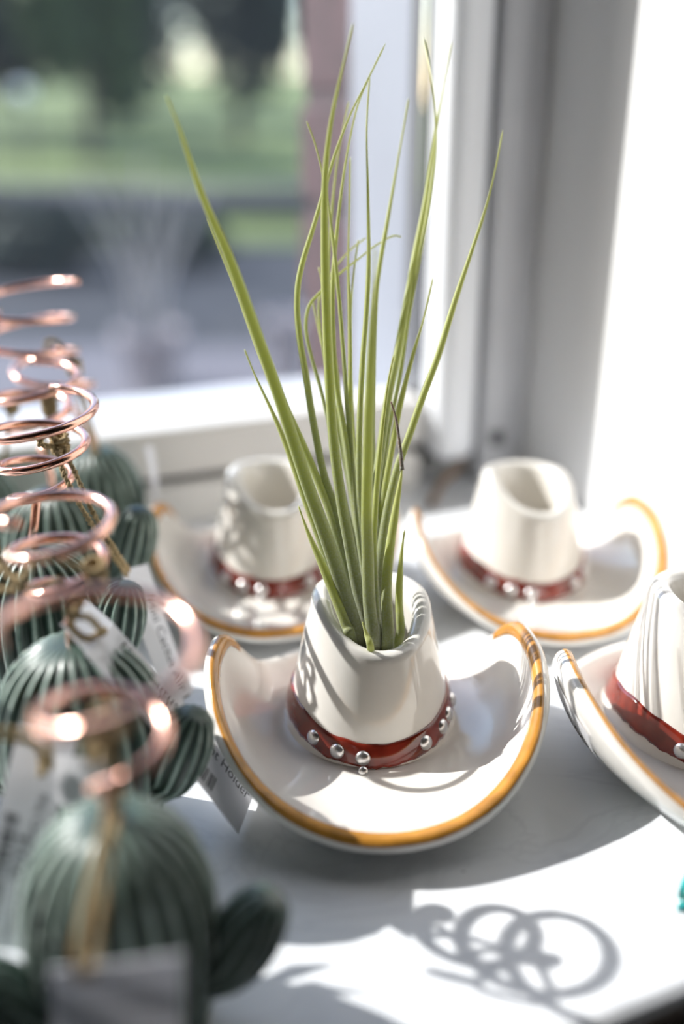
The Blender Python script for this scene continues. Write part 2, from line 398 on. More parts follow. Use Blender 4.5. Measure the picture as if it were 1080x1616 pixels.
tree(-9.6, 22.5, ly(22.5), 4.8, 1.8, M['fol_dark'], 4, 'dark tree at the outer edge of the window view', low=.06)
tree(-5.2, 24.5, ly(24.5), 5.2, 2.0, M['fol_dark'], 5, 'tall dark tree behind the lighter green tree', low=.05)
def shrub(x, y, w, h, seed, label):
    s = empty('shrub', (x, y, ly(y) if y > 9 else GZ - 0.03)); tag(s, label, 'shrub', 'shrubs along the road')
    V, F = [], []
    r = random.Random(seed)
    for k in range(5):
        tube_data(catmull([Vector((0, 0, 0)), Vector((r.uniform(-.3, .3) * w, r.uniform(-.2, .2) * w, h * .4)), Vector((r.uniform(-.7, .7) * w, r.uniform(-.4, .4) * w, h * .8))], 3), 0.012, 5, V, F)
    link('stems', mesh('stems', V, F), s, M['bark'])
    leaf_cloud('foliage', 0, 0, h * .5, w, w * .6, h * .5, 1500, 0.06, M['fol_shrub'], seed, s, 7)
shrub(-2.85, 7.6, 0.62, 0.62, 11, 'dark low shrub farthest along the road edge')
shrub(-1.95, 7.3, 0.60, 0.56, 12, 'dark low shrub in the middle of the road edge row')
shrub(-1.25, 7.7, 0.36, 0.42, 13, 'dark low shrub behind the bare potted stems')
# planter with bare stems
def planter(x, y, w, h, label, stems=0, seed=3):
    p = empty('planter', (x, y, GZ)); tag(p, label, 'planter')
    prof = [(w * .34, 0), (w * .36, .01), (w * .5, h - .03), (w * .54, h - .025), (w * .54, h), (w * .47, h), (w * .45, h - .05)]
    n = 28; V = []; F = []
    for rr, z in prof:
        for k in range(n): V.append((rr * math.cos(2 * math.pi * k / n), rr * math.sin(2 * math.pi * k / n), z))
    for i in range(len(prof) - 1):
        for k in range(n): F.append((i * n + k, i * n + (k + 1) % n, (i + 1) * n + (k + 1) % n, (i + 1) * n + k))
    F.append(tuple(reversed(range(n))))
    link('pot', mesh('pot', V, F), p, M['pot'])
    sv = [(w * .46 * math.cos(2 * math.pi * k / n), w * .46 * math.sin(2 * math.pi * k / n), h - .045 + .006 * math.sin(k * 2.3)) for k in range(n)] + [(0, 0, h - .03)]
    link('soil', mesh('soil', sv, [(k, (k + 1) % n, n) for k in range(n)]), p, M['soil'])
    r = random.Random(seed)
    for k in range(stems):
        a = -0.34 + 0.72 * k / max(1, stems - 1); L = r.uniform(.5, .72)
        pts = [Vector((a * .08, 0, h - .06)), Vector((a * .30, r.uniform(-.06, .06), h + L * .45)), Vector((a * .75, r.uniform(-.12, .12), h + L))]
        tube('stem', catmull(pts, 6), lambda u: 0.012 * (1 - .6 * u), M['stem'], p, 6)
g1 = G(243, 615, GZ)
planter(g1.x, g1.y, 0.27, 0.26, 'pale round planter with bare fanned stems outside the glass', 9)
g2 = G(455, 605, GZ)
planter(g2.x, g2.y, 0.20, 0.30, 'pale narrow planter without stems outside the glass')
# added glossy globe on a post, stands in for a distant bright glint
gl = empty('globe_lamp', (-4.15, 14.0, ly(14))); tag(gl, 'white globe garden lamp on a post beyond the road', 'lamp')
tube('post', [Vector((0, 0, 0)), Vector((0, 0, .4)), Vector((0, 0, .9))], 0.025, M['kerb'], gl, 8)
bm = bmesh.new(); bmesh.ops.create_uvsphere(bm, u_segments=20, v_segments=12, radius=0.11, matrix=Matrix.Translation((0, 0, 1.0)))
me = bpy.data.meshes.new('globe'); bm.to_mesh(me); bm.free(); link('globe', me, gl, M['lamp_white'])

# ------------------------------------------------------------------ hats
def r_in(a): return 1 / math.sqrt((math.cos(a) / .0262) ** 2 + (math.sin(a) / .0275) ** 2)
def crown_R(a, z):
    u = max(0.0, min(1.1, z / .053))
    rr = .0300 - .0106 * u ** 1.05 - .0012 * (1 - u) ** 6 * 0
    ox = 1.0; oy = 1.06
    e = 1 / math.sqrt((math.cos(a) / ox) ** 2 + (math.sin(a) / oy) ** 2)
    dent = 0.0
    for c in (-132, -40):
        d = (math.degrees(a) - c + 180) % 360 - 180
        dent += math.exp(-(d / 24) ** 2)
    return rr * e * (1 - .05 * dent * sm(.35, 1.0, u))
def z_rim(a):
    d = math.cos(a - R(-78))
    corner = math.exp(-(((math.degrees(a) - 165 + 180) % 360 - 180) / 40) ** 2)
    return .0520 - .0105 * max(0, d) ** 1.2 + .0016 * corner
def S_side(a):
    """how far the brim is rolled up: 1 at the two side peaks, falling fast towards the back and slower towards the front"""
    best = 0.0
    for pk, sg in ((R(-3), 1), (R(183), -1)):
        d = ((a - pk) * sg + math.pi) % (2 * math.pi) - math.pi
        if abs(d) < math.pi / 2: best = max(best, math.cos(d) ** (13.0 if d > 0 else 2.7))
    return best
def brim_ro(a):
    A, B, oy = .0515, .0530, -.0180
    cx, cy = math.cos(a) / A, math.sin(a) / B; q = oy / B
    aa = cx * cx + cy * cy; bb = -2 * cy * q; cc = q * q - 1
    return (-bb + math.sqrt(bb * bb - 4 * aa * cc)) / (2 * aa)
def brim_top(a, t):
    S = S_side(a)
    ro = brim_ro(a); ri = r_in(a) - .002
    ze = .0120 + .0250 * S
    wob = 1 + .010 * math.sin(3 * a + .7)
    r = ri + (ro * wob - ri) * (1 - (1 - t) ** (1.0 + .45 * S))
    z = .0052 + (ze - .0052) * (t ** (2.4 - .3 * S))
    return r, z
TH = .0052
def brim_profile(a):
    N = 16; top = [brim_top(a, i / N) for i in range(N + 1)]
    nrm = []
    for i in range(N + 1):
        p = top[max(i - 1, 0)]; q = top[min(i + 1, N)]
        dx, dz = q[0] - p[0], q[1] - p[1]; l = math.hypot(dx, dz) or 1
        nrm.append((-dz / l, dx / l))
    return top, nrm
NA = 112
def build_brim():
    V, F = [], []; ring = None; NP = 0
    for k in range(NA):
        a = 2 * math.pi * k / NA
        top, nrm = brim_profile(a); pr = list(top)
        (r, z), (nx, nz) = top[-1], nrm[-1]
        mx, mz = r - nx * TH / 2, z - nz * TH / 2; tx, tz = nz, -nx
        for j in range(1, 6):
            b = math.pi * j / 6
            pr.append((mx + (nx * math.cos(b) + tx * math.sin(b)) * TH / 2, mz + (nz * math.cos(b) + tz * math.sin(b)) * TH / 2))
        for i in range(len(top) - 1, -1, -2):
            pr.append((top[i][0] - nrm[i][0] * TH, top[i][1] - nrm[i][1] * TH))
        NP = len(pr)
        for (r, z) in pr: V.append((r * math.cos(a), r * math.sin(a), max(0.0, z)))
    for k in range(NA):
        k2 = (k + 1) % NA
        for i in range(NP):
            i2 = (i + 1) % NP
            F.append((k * NP + i, k2 * NP + i, k2 * NP + i2, k * NP + i2))
    F = [tuple(reversed(f)) for f in F]
    return mesh('brim', V, F)
def build_stripe():
    V, F = [], []; off = .00028; NP = 0
    for k in range(NA):
        a = 2 * math.pi * k / NA
        off = .00028 - .0009 * sm(.12, .30, math.sin(a))
        top, nrm = brim_profile(a); N = len(top) - 1; pr = []
        w0 = .965 + .034 * sm(.1, .5, math.sin(a)) - .010 * math.sin(5 * a) - .012 * noise.noise((math.cos(a) * 4, math.sin(a) * 4, 1))
        for j in range(5):
            t = w0 + (1 - w0) * j / 4; f = t * N; i = min(int(f), N - 1); u = f - i
            rr = top[i][0] * (1 - u) + top[i + 1][0] * u; zz = top[i][1] * (1 - u) + top[i + 1][1] * u
            nx = nrm[i][0] * (1 - u) + nrm[i + 1][0] * u; nz = nrm[i][1] * (1 - u) + nrm[i + 1][1] * u
            pr.append((rr + nx * off, zz + nz * off))
        (r, z), (nx, nz) = top[-1], nrm[-1]
        mx, mz = r - nx * TH / 2, z - nz * TH / 2; tx, tz = nz, -nx
        bmax = .47 - .30 * sm(.0, .35, math.sin(a)) + .07 * noise.noise((math.cos(a) * 5, math.sin(a) * 5, 4))
        for j in range(1, 6):
            b = math.pi * bmax * j / 5
            pr.append((mx + (nx * math.cos(b) + tx * math.sin(b)) * (TH / 2 + off), mz + (nz * math.cos(b) + tz * math.sin(b)) * (TH / 2 + off)))
        a0 = pr[-1]; a1 = pr[0]
        pr = pr + [(a0[0] - nx * .0004 - tx * .0004, a0[1] - nz * .0004 - tz * .0004), (a1[0] - nrm[-3][0] * .0006, a1[1] - nrm[-3][1] * .0006)]
        NP = len(pr)
        for (r, z) in pr: V.append((r * math.cos(a), r * math.sin(a), z))
    for k in range(NA):
        k2 = (k + 1) % NA
        for i in range(NP):
            i2 = (i + 1) % NP
            F.append((k * NP + i2, k2 * NP + i2, k2 * NP + i, k * NP + i))
    return mesh('rim_stripe', V, F)
def build_crown():
    V, F = [], []; NP = 0; mr = .0034
    for k in range(NA):
        a = 2 * math.pi * k / NA; zr = z_rim(a); pr = []
        for i in range(19):
            z = .003 + (zr - mr - .003) * i / 18
            fl = .0016 * math.exp(-((z - .003) / .004))
            pr.append((crown_R(a, z) + fl, z))
        Rt = pr[-1][0]; cx = Rt - mr
        for j in range(1, 8):
            b = math.pi * j / 8
            pr.append((cx + mr * math.cos(b), zr - mr + mr * math.sin(b)))
        for i in range(1, 9):
            z = zr - mr + (.012 - (zr - mr)) * i / 8
            pr.append((cx - mr + .002 * (i / 8), z))
        pr.append((.004, .0105))
        NP = len(pr)
        for (r, z) in pr: V.append((r * math.cos(a), r * math.sin(a), z))
    for k in range(NA):
        k2 = (k + 1) % NA
        for i in range(NP - 1):
            F.append((k * NP + i, k2 * NP + i, k2 * NP + i + 1, k * NP + i + 1))
    F.append(tuple(k * NP + NP - 1 for k in range(NA)))
    return mesh('crown', V, F)
def band_z(a):
    S = abs(math.cos(a)) ** 2.2
    zl = .0058 + .0050 * S + .0009 * noise.noise((math.cos(a) * 5, math.sin(a) * 5, 0)) + .0005 * noise.noise((math.cos(a) * 17, math.sin(a) * 17, 3))
    zh = .0128 + .0062 * S + .0007 * noise.noise((math.cos(a) * 4, math.sin(a) * 4, 9))
    return zl, zh
def build_band():
    V, F = [], []; NB = 160; NP = 0
    for k in range(NB):
        a = 2 * math.pi * k / NB; zl, zh = band_z(a)
        pr = []
        for i in range(9):
            u = i / 8; z = zl + (zh - zl) * u
            fl = .0016 * math.exp(-((z - .003) / .004))
            pr.append((crown_R(a, z) + fl + .0011 * math.sin(math.pi * (0.1 + .8 * u)) ** .6 + .0006 * (1 - u) ** 2, z))
        z0 = pr[-1][1]; pr.append((crown_R(a, z0) - .0008, z0)); pr.append((crown_R(a, zl) - .0008, zl))
        NP = len(pr)
        for (r, z) in pr: V.append((r * math.cos(a), r * math.sin(a), z))
    for k in range(NB):
        k2 = (k + 1) % NB
        for i in range(NP):
            i2 = (i + 1) % NP
            F.append((k * NP + i, k2 * NP + i, k2 * NP + i2, k * NP + i2))
    return mesh('hat_band', V, F)
def dome(r, h):
    V, F = [], []; n, m = 20, 7
    for j in range(m):
        b = math.pi / 2 * j / (m - 0.0)
        for k in range(n): V.append((r * math.cos(b) * math.cos(2 * math.pi * k / n), r * math.cos(b) * math.sin(2 * math.pi * k / n), h * math.sin(b)))
    V.append((0, 0, h))
    for j in range(m - 1):
        for k in range(n): F.append((j * n + k, j * n + (k + 1) % n, (j + 1) * n + (k + 1) % n, (j + 1) * n + k))
    for k in range(n): F.append(((m - 1) * n + k, (m - 1) * n + (k + 1) % n, m * n))
    F.append(tuple(reversed(range(n))))
    return mesh('stud', V, F)
hat0 = empty('hat_planter')
link('brim', build_brim(), hat0, M['glaze'])
link('rim_stripe', build_stripe(), hat0, M['stripe'])['label'] = 'ochre painted line along the brim edge'
link('crown', build_crown(), hat0, M['glaze'])
link('hat_band', build_band(), hat0, M['band'])['label'] = 'oxblood red band around the crown'
stud_me = dome(.0026, .0019)
def stud(par, deg, dz=0.0, sc=1.0):
    a = R(-90 + deg); zl, zh = band_z(a); z = (zl * .6 + zh * .4) + dz
    r = crown_R(a, z) + .0016 * math.exp(-((z - .003) / .004)) + .0007 + (0.0024 if dz < 0 else 0)
    o = bpy.data.objects.new('stud', stud_me); C.objects.link(o); o.parent = par
    if not stud_me.materials: stud_me.materials.append(M['stud'])
    nrm = Vector((math.cos(a), math.sin(a), .25)).normalized()
    q = nrm.to_track_quat('Z', 'Y')
    o.matrix_local = Matrix.Translation((r * math.cos(a), r * math.sin(a), z)) @ q.to_matrix().to_4x4() @ Matrix.Scale(sc, 4)
for p in stud_me.polygons: p.use_smooth = True
for d_ in (-44, -26, -10, 31, 49, 60, 76): stud(hat0, d_)
stud(hat0, -9.5, -.0026, .66)

hats = []
HP = [((.0095, .2975, 0), 5, 'cream ceramic cowboy hat planter with the tall air plant growing in its crown'),
      ((-.0315, .4160, 0), 4, 'empty cream ceramic cowboy hat planter behind the air plant, nearest the cacti'),
      ((.0820, .4130, 0), 9, 'empty cream ceramic cowboy hat planter in the corner by the white reveal'),
      ((.1250, .2945, 0), 15, 'cream ceramic cowboy hat planter cut off by the picture edge, price sticker under its brim')]
for i, (loc, rz, lab) in enumerate(HP):
    h = hat0 if i == 0 else copy_tree(hat0)
    h.location = loc; h.rotation_euler = (0, 0, R(rz)); tag(h, lab, 'planter', 'ceramic cowboy hat planters')
    hats.append(h)
hats[3].scale = (1.08, 1.08, 1.04)

# ------------------------------------------------------------------ writing
def text_geo(body, size=1.0):
    cu = bpy.data.curves.new('lettering', 'FONT'); cu.body = body; cu.size = size
    cu.resolution_u = 3
    o = bpy.data.objects.new('lettering_tmp', cu); C.objects.link(o)
    dg = bpy.context.evaluated_depsgraph_get()
    me = bpy.data.meshes.new_from_object(o.evaluated_get(dg))
    V = [tuple(v.co) for v in me.vertices]; F = [tuple(p.vertices) for p in me.polygons]
    bpy.data.objects.remove(o); bpy.data.curves.remove(cu); bpy.data.meshes.remove(me)
    xs = [v[0] for v in V]; x0 = min(xs); w = max(xs) - x0
    return [(x - x0, y) for x, y, _ in V], F, w

class Tag:
    """paper tag: corners a (start, low), b (end, low), c (end, high), d (start, high); u along the writing, v across"""
    def __init__(self, a, b, c, d, bulge=0.0, parent=None):
        self.k = [Vector(q) for q in (a, b, c, d)]; self.bulge = bulge; self.parent = parent
        self.n = ((self.k[1] - self.k[0]).cross(self.k[3] - self.k[0])).normalized()
        self.lu = ((self.k[1] - self.k[0]).length + (self.k[2] - self.k[3]).length) / 2
        self.lv = ((self.k[3] - self.k[0]).length + (self.k[2] - self.k[1]).length) / 2
    def p(self, u, v, off=0.0):
        a, b, c, d = self.k
        q = a * (1 - u) * (1 - v) + b * u * (1 - v) + c * u * v + d * (1 - u) * v
        return q + self.n * (off + self.bulge * math.sin(math.pi * u))
    def build(self, inv, parent, mat=None, name='paper_tag'):
        N, Mv = 14, 4; V, F = [], []; th = .00030
        for s in (0, 1):
            for i in range(N + 1):
                for j in range(Mv + 1): V.append(inv @ self.p(i / N, j / Mv, -th * s))
        w = (N + 1) * (Mv + 1)
        idx = lambda s, i, j: s * w + i * (Mv + 1) + j
        for i in range(N):
            for j in range(Mv):
                F.append((idx(0, i, j), idx(0, i + 1, j), idx(0, i + 1, j + 1), idx(0, i, j + 1)))
                F.append((idx(1, i, j), idx(1, i, j + 1), idx(1, i + 1, j + 1), idx(1, i + 1, j)))
            F.append((idx(0, i, 0), idx(1, i, 0), idx(1, i + 1, 0), idx(0, i + 1, 0)))
            F.append((idx(0, i, Mv), idx(0, i + 1, Mv), idx(1, i + 1, Mv), idx(1, i, Mv)))
        for j in range(Mv):
            F.append((idx(0, 0, j), idx(0, 0, j + 1), idx(1, 0, j + 1), idx(1, 0, j)))
            F.append((idx(0, N, j), idx(1, N, j), idx(1, N, j + 1), idx(0, N, j + 1)))
        self.o = link(name, mesh(name, V, F), parent, mat or M['paper'], smooth=False); self.inv = inv
        return self.o
    def write(self, body, u0, u1, v0, hv=None):
        V, F, w = text_geo(body); sc = (u1 - u0) * self.lu / w
        q = [self.inv @ self.p(u0 + x * sc / self.lu, v0 + y * sc * (hv or 1.0) / self.lv, .00006) for x, y in V]
        link('lettering', mesh('lettering', q, F), self.o, M['ink'], smooth=False)
    def barcode(self, u0, u1, v0, v1, seed=1):
        r = random.Random(seed); u = u0; V, F = [], []
        while u < u1:
            w = r.choice((.004, .006, .010, .014)); k = len(V)
            V += [self.inv @ self.p(u, v0, .00006), self.inv @ self.p(min(u + w, u1), v0, .00006), self.inv @ self.p(min(u + w, u1), v1, .00006), self.inv @ self.p(u, v1, .00006)]
            F.append((k, k + 1, k + 2, k + 3)); u += w + r.choice((.004, .006, .009))
        o = link('barcode', mesh('barcode', V, F), self.o, M['ink'], smooth=False); o['kind'] = 'stuff'

# price sticker under the brim of the hat at the picture edge
def under(a, t):
    top, nrm = brim_profile(a); f = t * (len(top) - 1); i = min(int(f), len(top) - 2); u = f - i
    r = top[i][0] * (1 - u) + top[i + 1][0] * u; z = top[i][1] * (1 - u) + top[i + 1][1] * u
    nx = nrm[i][0] * (1 - u) + nrm[i + 1][0] * u; nz = nrm[i][1] * (1 - u) + nrm[i + 1][1] * u
    return Vector(((r - nx * (TH + .0003)) * math.cos(a), (r - nx * (TH + .0003)) * math.sin(a), max(.0004, z - nz * (TH + .0003))))
st_u0, st_u1 = R(176), R(204)
def sticker_pt(u, v, o=0.0):
    p = under(st_u0 + (st_u1 - st_u0) * u, .62 + .28 * v); return p + Vector((p.x, p.y, 0)).normalized() * o
V, F = [], []
for i in range(9):
    for j in range(5): V.append(sticker_pt(i / 8, j / 4, .0002))
for i in range(8):
    for j in range(4): F.append((i * 5 + j, i * 5 + 5 + j, i * 5 + 6 + j, i * 5 + 1 + j))
stk = link('price_sticker', mesh('price_sticker', V, F), hats[3], M['paper']); stk['label'] = 'small white price sticker'
tv, tf, tw = text_geo('$20.00')
link('lettering', mesh('lettering', [sticker_pt(.12 + .78 * x / tw, .30 + .42 * y, .0003) for x, y in tv], tf), stk, M['ink'], smooth=False)

# ------------------------------------------------------------------ air plant
plant = empty('air_plant', (.0105, .2975, .0125)); tag(plant, 'tall spiky green air plant with silvery leaf bases in the hat crown', 'air plant')
PI_ = Matrix.Translation(-Vector(plant.location))
Z0 = 0.3270
def leaf(pts, w, dz=0.0, base_z=0.0, mat='leaf', tipw=0.10, root=True, name='leaf', curve=1.0, midw=.62):
    n = len(pts); q = []
    tot = [0.0]
    for i in range(1, n): tot.append(tot[-1] + math.hypot(pts[i][0] - pts[i - 1][0], pts[i][1] - pts[i - 1][1]))
    for i, (x, y) in enumerate(pts):
        u = tot[i] / tot[-1]
        q.append(P(x, y, Z0 + base_z + dz * u ** 1.3))
    if root:
        b = q[0]
        rt = Vector((.0105 + (b.x - .0105) * .35, .2975 + (b.y - .2975) * .35, .0150))
        q = [rt, rt.lerp(b, .55)] + q
    c = catmull(q, 7); F = frames(c); m = len(c)
    # length fraction where the visible part starts
    V, Fc, UV = [], [], []
    seg = 10; wm = w * Z0 / FPX * .5
    for i, p in enumerate(c):
        u = i / (m - 1)
        prof = (1 - .62 * u ** .8) * min(1.0, (1 - u) / .30) ** .85
        r = max(wm * prof, .00030 * min(1.0, (1 - u) / .02 + .15))
        
        t, _, _ = F[i]
        view = (Vector((0, 0, CAM_H)) - p).normalized()
        side = t.cross(view).normalized(); fr = side.cross(t).normalized()
        for k in range(seg):
            a = 2 * math.pi * k / seg
            x = math.cos(a); y = math.sin(a)
            yy = y * .62 if y > 0 else y * .10 + .12 * (1 - x * x)
            V.append(PI_ @ (p + side * (x * r) + fr * (yy * r)))
    for i in range(m - 1):
        for k in range(seg):
            k2 = (k + 1) % seg; Fc.append((i * seg + k, i * seg + k2, (i + 1) * seg + k2, (i + 1) * seg + k))
    Fc.append(tuple((m - 1) * seg + k for k in range(seg))); Fc.append(tuple(reversed(range(seg))))
    me = mesh(name, V, Fc); uvl = me.uv_layers.new(name='UVMap')
    for p in me.polygons:
        for li in p.loop_indices:
            vi = me.loops[li].vertex_index; uvl.data[li].uv = ((vi % seg) / seg, (vi // seg) / (m - 1))
    return link(name, me, plant, M[mat])
LV = [
 ([(562,1000),(544,936),(512,839),(484,760),(443,633),(410,540),(363,410),(320,310),(283,203),(262,150)], 30, -.050, -.002),
 ([(568,1000),(553,920),(530,840),(517,797),(480,707),(440,620),(410,555),(375,460),(345,390),(327,345)], 21, .004, .003),
 ([(558,1000),(533,930),(504,850),(483,793),(457,717),(433,657),(403,593),(386,551)], 17, .004, .001),
 ([(552,1003),(547,987),(531,946),(509,892),(487,842),(471,798)], 26, .0, -.004),
 ([(580,1000),(560,940),(540,860),(527,797),(510,743),(493,657),(483,593),(473,533),(469,477),(475,425),(498,348),(525,256),(551,186),(580,127),(609,68)], 17, .006, .003),
 ([(590,1000),(570,900),(545,790),(520,673),(507,617),(490,557),(483,517),(488,483),(507,460),(530,437),(563,411),(591,389),(619,373),(634,374)], 9, .012, .006),
 ([(588,1000),(570,880),(545,740),(525,640),(510,550),(503,490),(507,463),(525,428),(552,396),(578,375)], 7, .016, .007),
 ([(583,1000),(565,930),(550,850),(540,797),(527,700),(520,600),(515,483),(513,400),(513,290),(522,197),(541,106),(558,36)], 24, -.035, -.001),
 ([(592,1000),(575,900),(560,800),(545,690),(530,600),(525,500),(527,420),(541,288),(562,176),(582,125)], 15, .008, .004),
 ([(595,1000),(578,880),(560,760),(549,650),(543,567),(537,490),(530,417),(522,350),(511,283),(498,229),(484,191)], 11, .004, .005),
 ([(592,1000),(580,900),(550,750),(530,600),(519,470),(518,417),(525,321),(533,251),(543,197),(551,160)], 9, .014, .008),
 ([(590,1000),(574,900),(561,800),(553,667),(553,567),(552,483),(550,417),(552,320),(553,247)], 12, .010, .003),
 ([(592,1000),(577,850),(560,700),(554,560),(555,480),(560,420),(566,378)], 7, .012, .006),
 ([(595,1000),(581,900),(569,800),(567,700),(572,580),(578,500),(582,417),(581,310),(579,203),(584,117)], 15, .008, .001),
 ([(590,1012),(583,949),(580,854),(579,797),(582,667),(587,533),(591,460),(592,388)], 27, -.055, -.004),
 ([(598,1000),(592,900),(588,750),(588,600),(592,480),(600,415),(611,353),(624,278),(637,203),(645,155)], 14, .018, .005),
 ([(600,1005),(594,900),(591,797),(600,717),(612,633),(627,560),(641,483),(655,405),(672,315),(688,208),(702,127),(713,65)], 21, .034, .000),
 ([(602,1005),(598,900),(599,797),(612,690),(630,600),(645,500),(660,420),(678,320),(688,235),(687,170),(679,110),(670,60)], 11, .022, .006),
 ([(605,1005),(598,900),(599,848),(605,790),(617,717),(633,633),(652,560),(670,500),(684,437)], 18, .006, .003),
 ([(606,1005),(599,917),(603,860),(613,797),(628,737),(645,690),(665,633),(692,560),(719,473),(740,410),(766,331),(782,267),(794,205)], 19, .008, .000),
 ([(613,1008),(610,933),(615,870),(623,815),(632,760),(635,738)], 25, .0, -.004),
 ([(632,1000),(630,949),(633,886),(639,836)], 21, .0, .002),
 ([(585,1022),(579,1002),(572,981)], 18, .0, -.009),
 ([(585,1000),(550,760),(530,620),(520,520),(512,460),(503,421)], 7, .014, .007),
 ([(585,1000),(552,780),(530,650),(514,570),(505,530),(493,473)], 7, .012, .008),
 ([(598,1000),(584,870),(562,760),(540,647),(533,587),(527,533),(521,490)], 8, .012, .006),
 ([(594,1005),(592,930),(590,860),(594,780),(601,700),(612,610),(622,560)], 16, -.010, -.002),
 ([(600,1008),(604,940),(610,860),(622,790),(631,730),(640,690)], 15, .006, .004),
]
for (pts, w, dz, bz) in LV: leaf(pts, w, dz, bz)
leaf([(635,742),(631,700),(625,660),(617,633)], 7.5, .0, -.004, 'dead', root=False)['label'] = 'withered brown leaf tip'

# ------------------------------------------------------------------ cacti
def ribbed(name, cols, prof, nr, depth, mat, bend=None, xf=None):
    """prof: list of (radius, z, rib amount); ribs run along the profile"""
    n = nr * 8; V, F, A = [], [], []
    for (r, z, am) in prof:
        for k in range(n):
            a = 2 * math.pi * k / n; ph = (k % 8) / 8.0
            w = abs(math.cos(math.pi * ph)) ** 1.6
            jit = 1 + .10 * noise.noise((math.cos(a) * 9, math.sin(a) * 9, z * 120))
            rr = r * (1 - depth * am * (1 - w) * jit)
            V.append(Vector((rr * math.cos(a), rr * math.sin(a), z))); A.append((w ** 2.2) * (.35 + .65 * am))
    for i in range(len(prof) - 1):
        for k in range(n): F.append((i * n + k, i * n + (k + 1) % n, (i + 1) * n + (k + 1) % n, (i + 1) * n + k))
    F.append(tuple(reversed(range(n)))); F.append(tuple((len(prof) - 1) * n + k for k in range(n)))
    if bend: V = [bend(v) for v in V]
    if xf is not None: V = [xf @ v for v in V]
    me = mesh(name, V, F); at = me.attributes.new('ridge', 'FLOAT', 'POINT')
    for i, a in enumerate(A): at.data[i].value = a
    me.materials.append(mat)
    return me
BH, BR = .060, .0225
def body_prof():
    pr = [(BR * .80, 0, 0.3), (BR * .86, .0012, .8)]
    for i in range(1, 7): pr.append((BR * (.87 + .13 * math.sin(math.pi / 2 * i / 6)), .004 + .028 * i / 6, 1))
    for i in range(1, 15):
        b = math.pi / 2 * i / 14
        pr.append((max(.0012, BR * math.cos(b) ** .82), .032 + (BH - .032) * math.sin(b), min(1, 2.2 * math.cos(b) + .1)))
    return pr
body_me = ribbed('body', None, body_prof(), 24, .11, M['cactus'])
ARM_L = .0375
def arm_prof(L=ARM_L, r=.0088):
    pr = [(.0058, 0, .4), (.0059, .003, .7), (.0060, .006, .9)]
    for i in range(2, 20):
        b = math.pi * i / 19.6
        z = .007 + (L - .007) * (1 - math.cos(b)) / 2
        pr.append((max(.0008, max(r * math.sin(b) ** .66, .0060 if z < .012 else 0)), z, min(1, 1.6 * math.sin(b) + .05)))
    return pr
_arc = []
def _arm_axis():
    x = z = 0.0; n = 60; ds = ARM_L / n
    for k in range(n + 1):
        th = R(74) * sm(0, .017, k * ds); _arc.append((x, z, th)); x += ds * math.cos(th); z += ds * math.sin(th)
_arm_axis()
def arm_bend(v):
    f = max(0, min(59.999, v.z / ARM_L * 60)); k = int(f); u = f - k
    x0, z0, t0 = _arc[k]; x1, z1, t1 = _arc[k + 1]
    th = t0 + (t1 - t0) * u
    # cross-section axes: v.x lies across the bend, v.y sideways
    return Vector((x0 + (x1 - x0) * u + v.x * math.sin(th), v.y, z0 + (z1 - z0) * u - v.x * math.cos(th)))
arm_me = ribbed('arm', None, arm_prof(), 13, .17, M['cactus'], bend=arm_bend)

def coil_pts(base, top, start_z, end_z, r0, r1, turns, phase, cdx, cdy, d=1, tilt=0.0, tail=None):
    pts = [Vector((0, 0, top - .010)), Vector((0, 0, top + .004)), Vector((cdx * .15, cdy * .15, (top + start_z) * .5))]
    n = int(turns * 26)
    for i in range(n + 1):
        u = i / n; a = phase + d * 2 * math.pi * turns * u; r = r0 + (r1 - r0) * u
        r *= min(1.0, .35 + u * turns * 1.6)
        x = cdx * (.3 + .7 * min(1, u * 2)) + r * math.cos(a); y = cdy * (.3 + .7 * min(1, u * 2)) + r * math.sin(a)
        pts.append(Vector((x, y, start_z + (end_z - start_z) * u + tilt * r * math.cos(a))))
    return catmull(pts[:4], 5)[:-1] + pts[3:]

def cactus(loc, rz, label, arms, coil, sc=1.0, twine=None, tag_corners=None, bow=True, wire=.0015):
    t = empty('cactus_holder', loc); tag(t, label, 'cactus ornament', 'ceramic cactus air plant holders')
    b = link('body', body_me, t); b.rotation_euler = (0, 0, R(rz)); b.scale = (sc, sc, sc)
    for (az, z, tilt, s, rr) in arms:
        a = link('arm', arm_me, t)
        a.matrix_local = Matrix.Rotation(R(az), 4, 'Z') @ Matrix.Translation((BR * rr * sc, 0, z)) @ Matrix.Rotation(R(tilt), 4, 'Y') @ Matrix.Scale(s, 4)
    top = BH * sc
    pts = coil_pts(None, top, *coil)
    tube('copper_coil', pts, wire, M['copper'], t, 10)
    inv = Matrix.Translation(-Vector(loc))
    V, F = [], []
    if twine:
        for path in twine:
            q = catmull([inv @ Vector(p) for p in path], 10)
            rope_data(q, .0010, V, F)
        link('twine', mesh('twine', V, F), t, M['jute'])
        k0 = inv @ Vector(twine[0][0]); V, F = [], []
        for j in range(4):
            ring = []
            for i in range(15):
                a = 2 * math.pi * i / 14
                ring.append(k0 + Vector((.0024 * math.cos(a + j), .0024 * math.sin(a + j) * (.7 + .3 * (j % 2)), (j - 1.5) * .0016 + .0010 * math.sin(a * 1 + j))))
            rope_data(ring, .0010, V, F)
        link('knot', mesh('knot', V, F), t, M['jute'])
    return t, inv

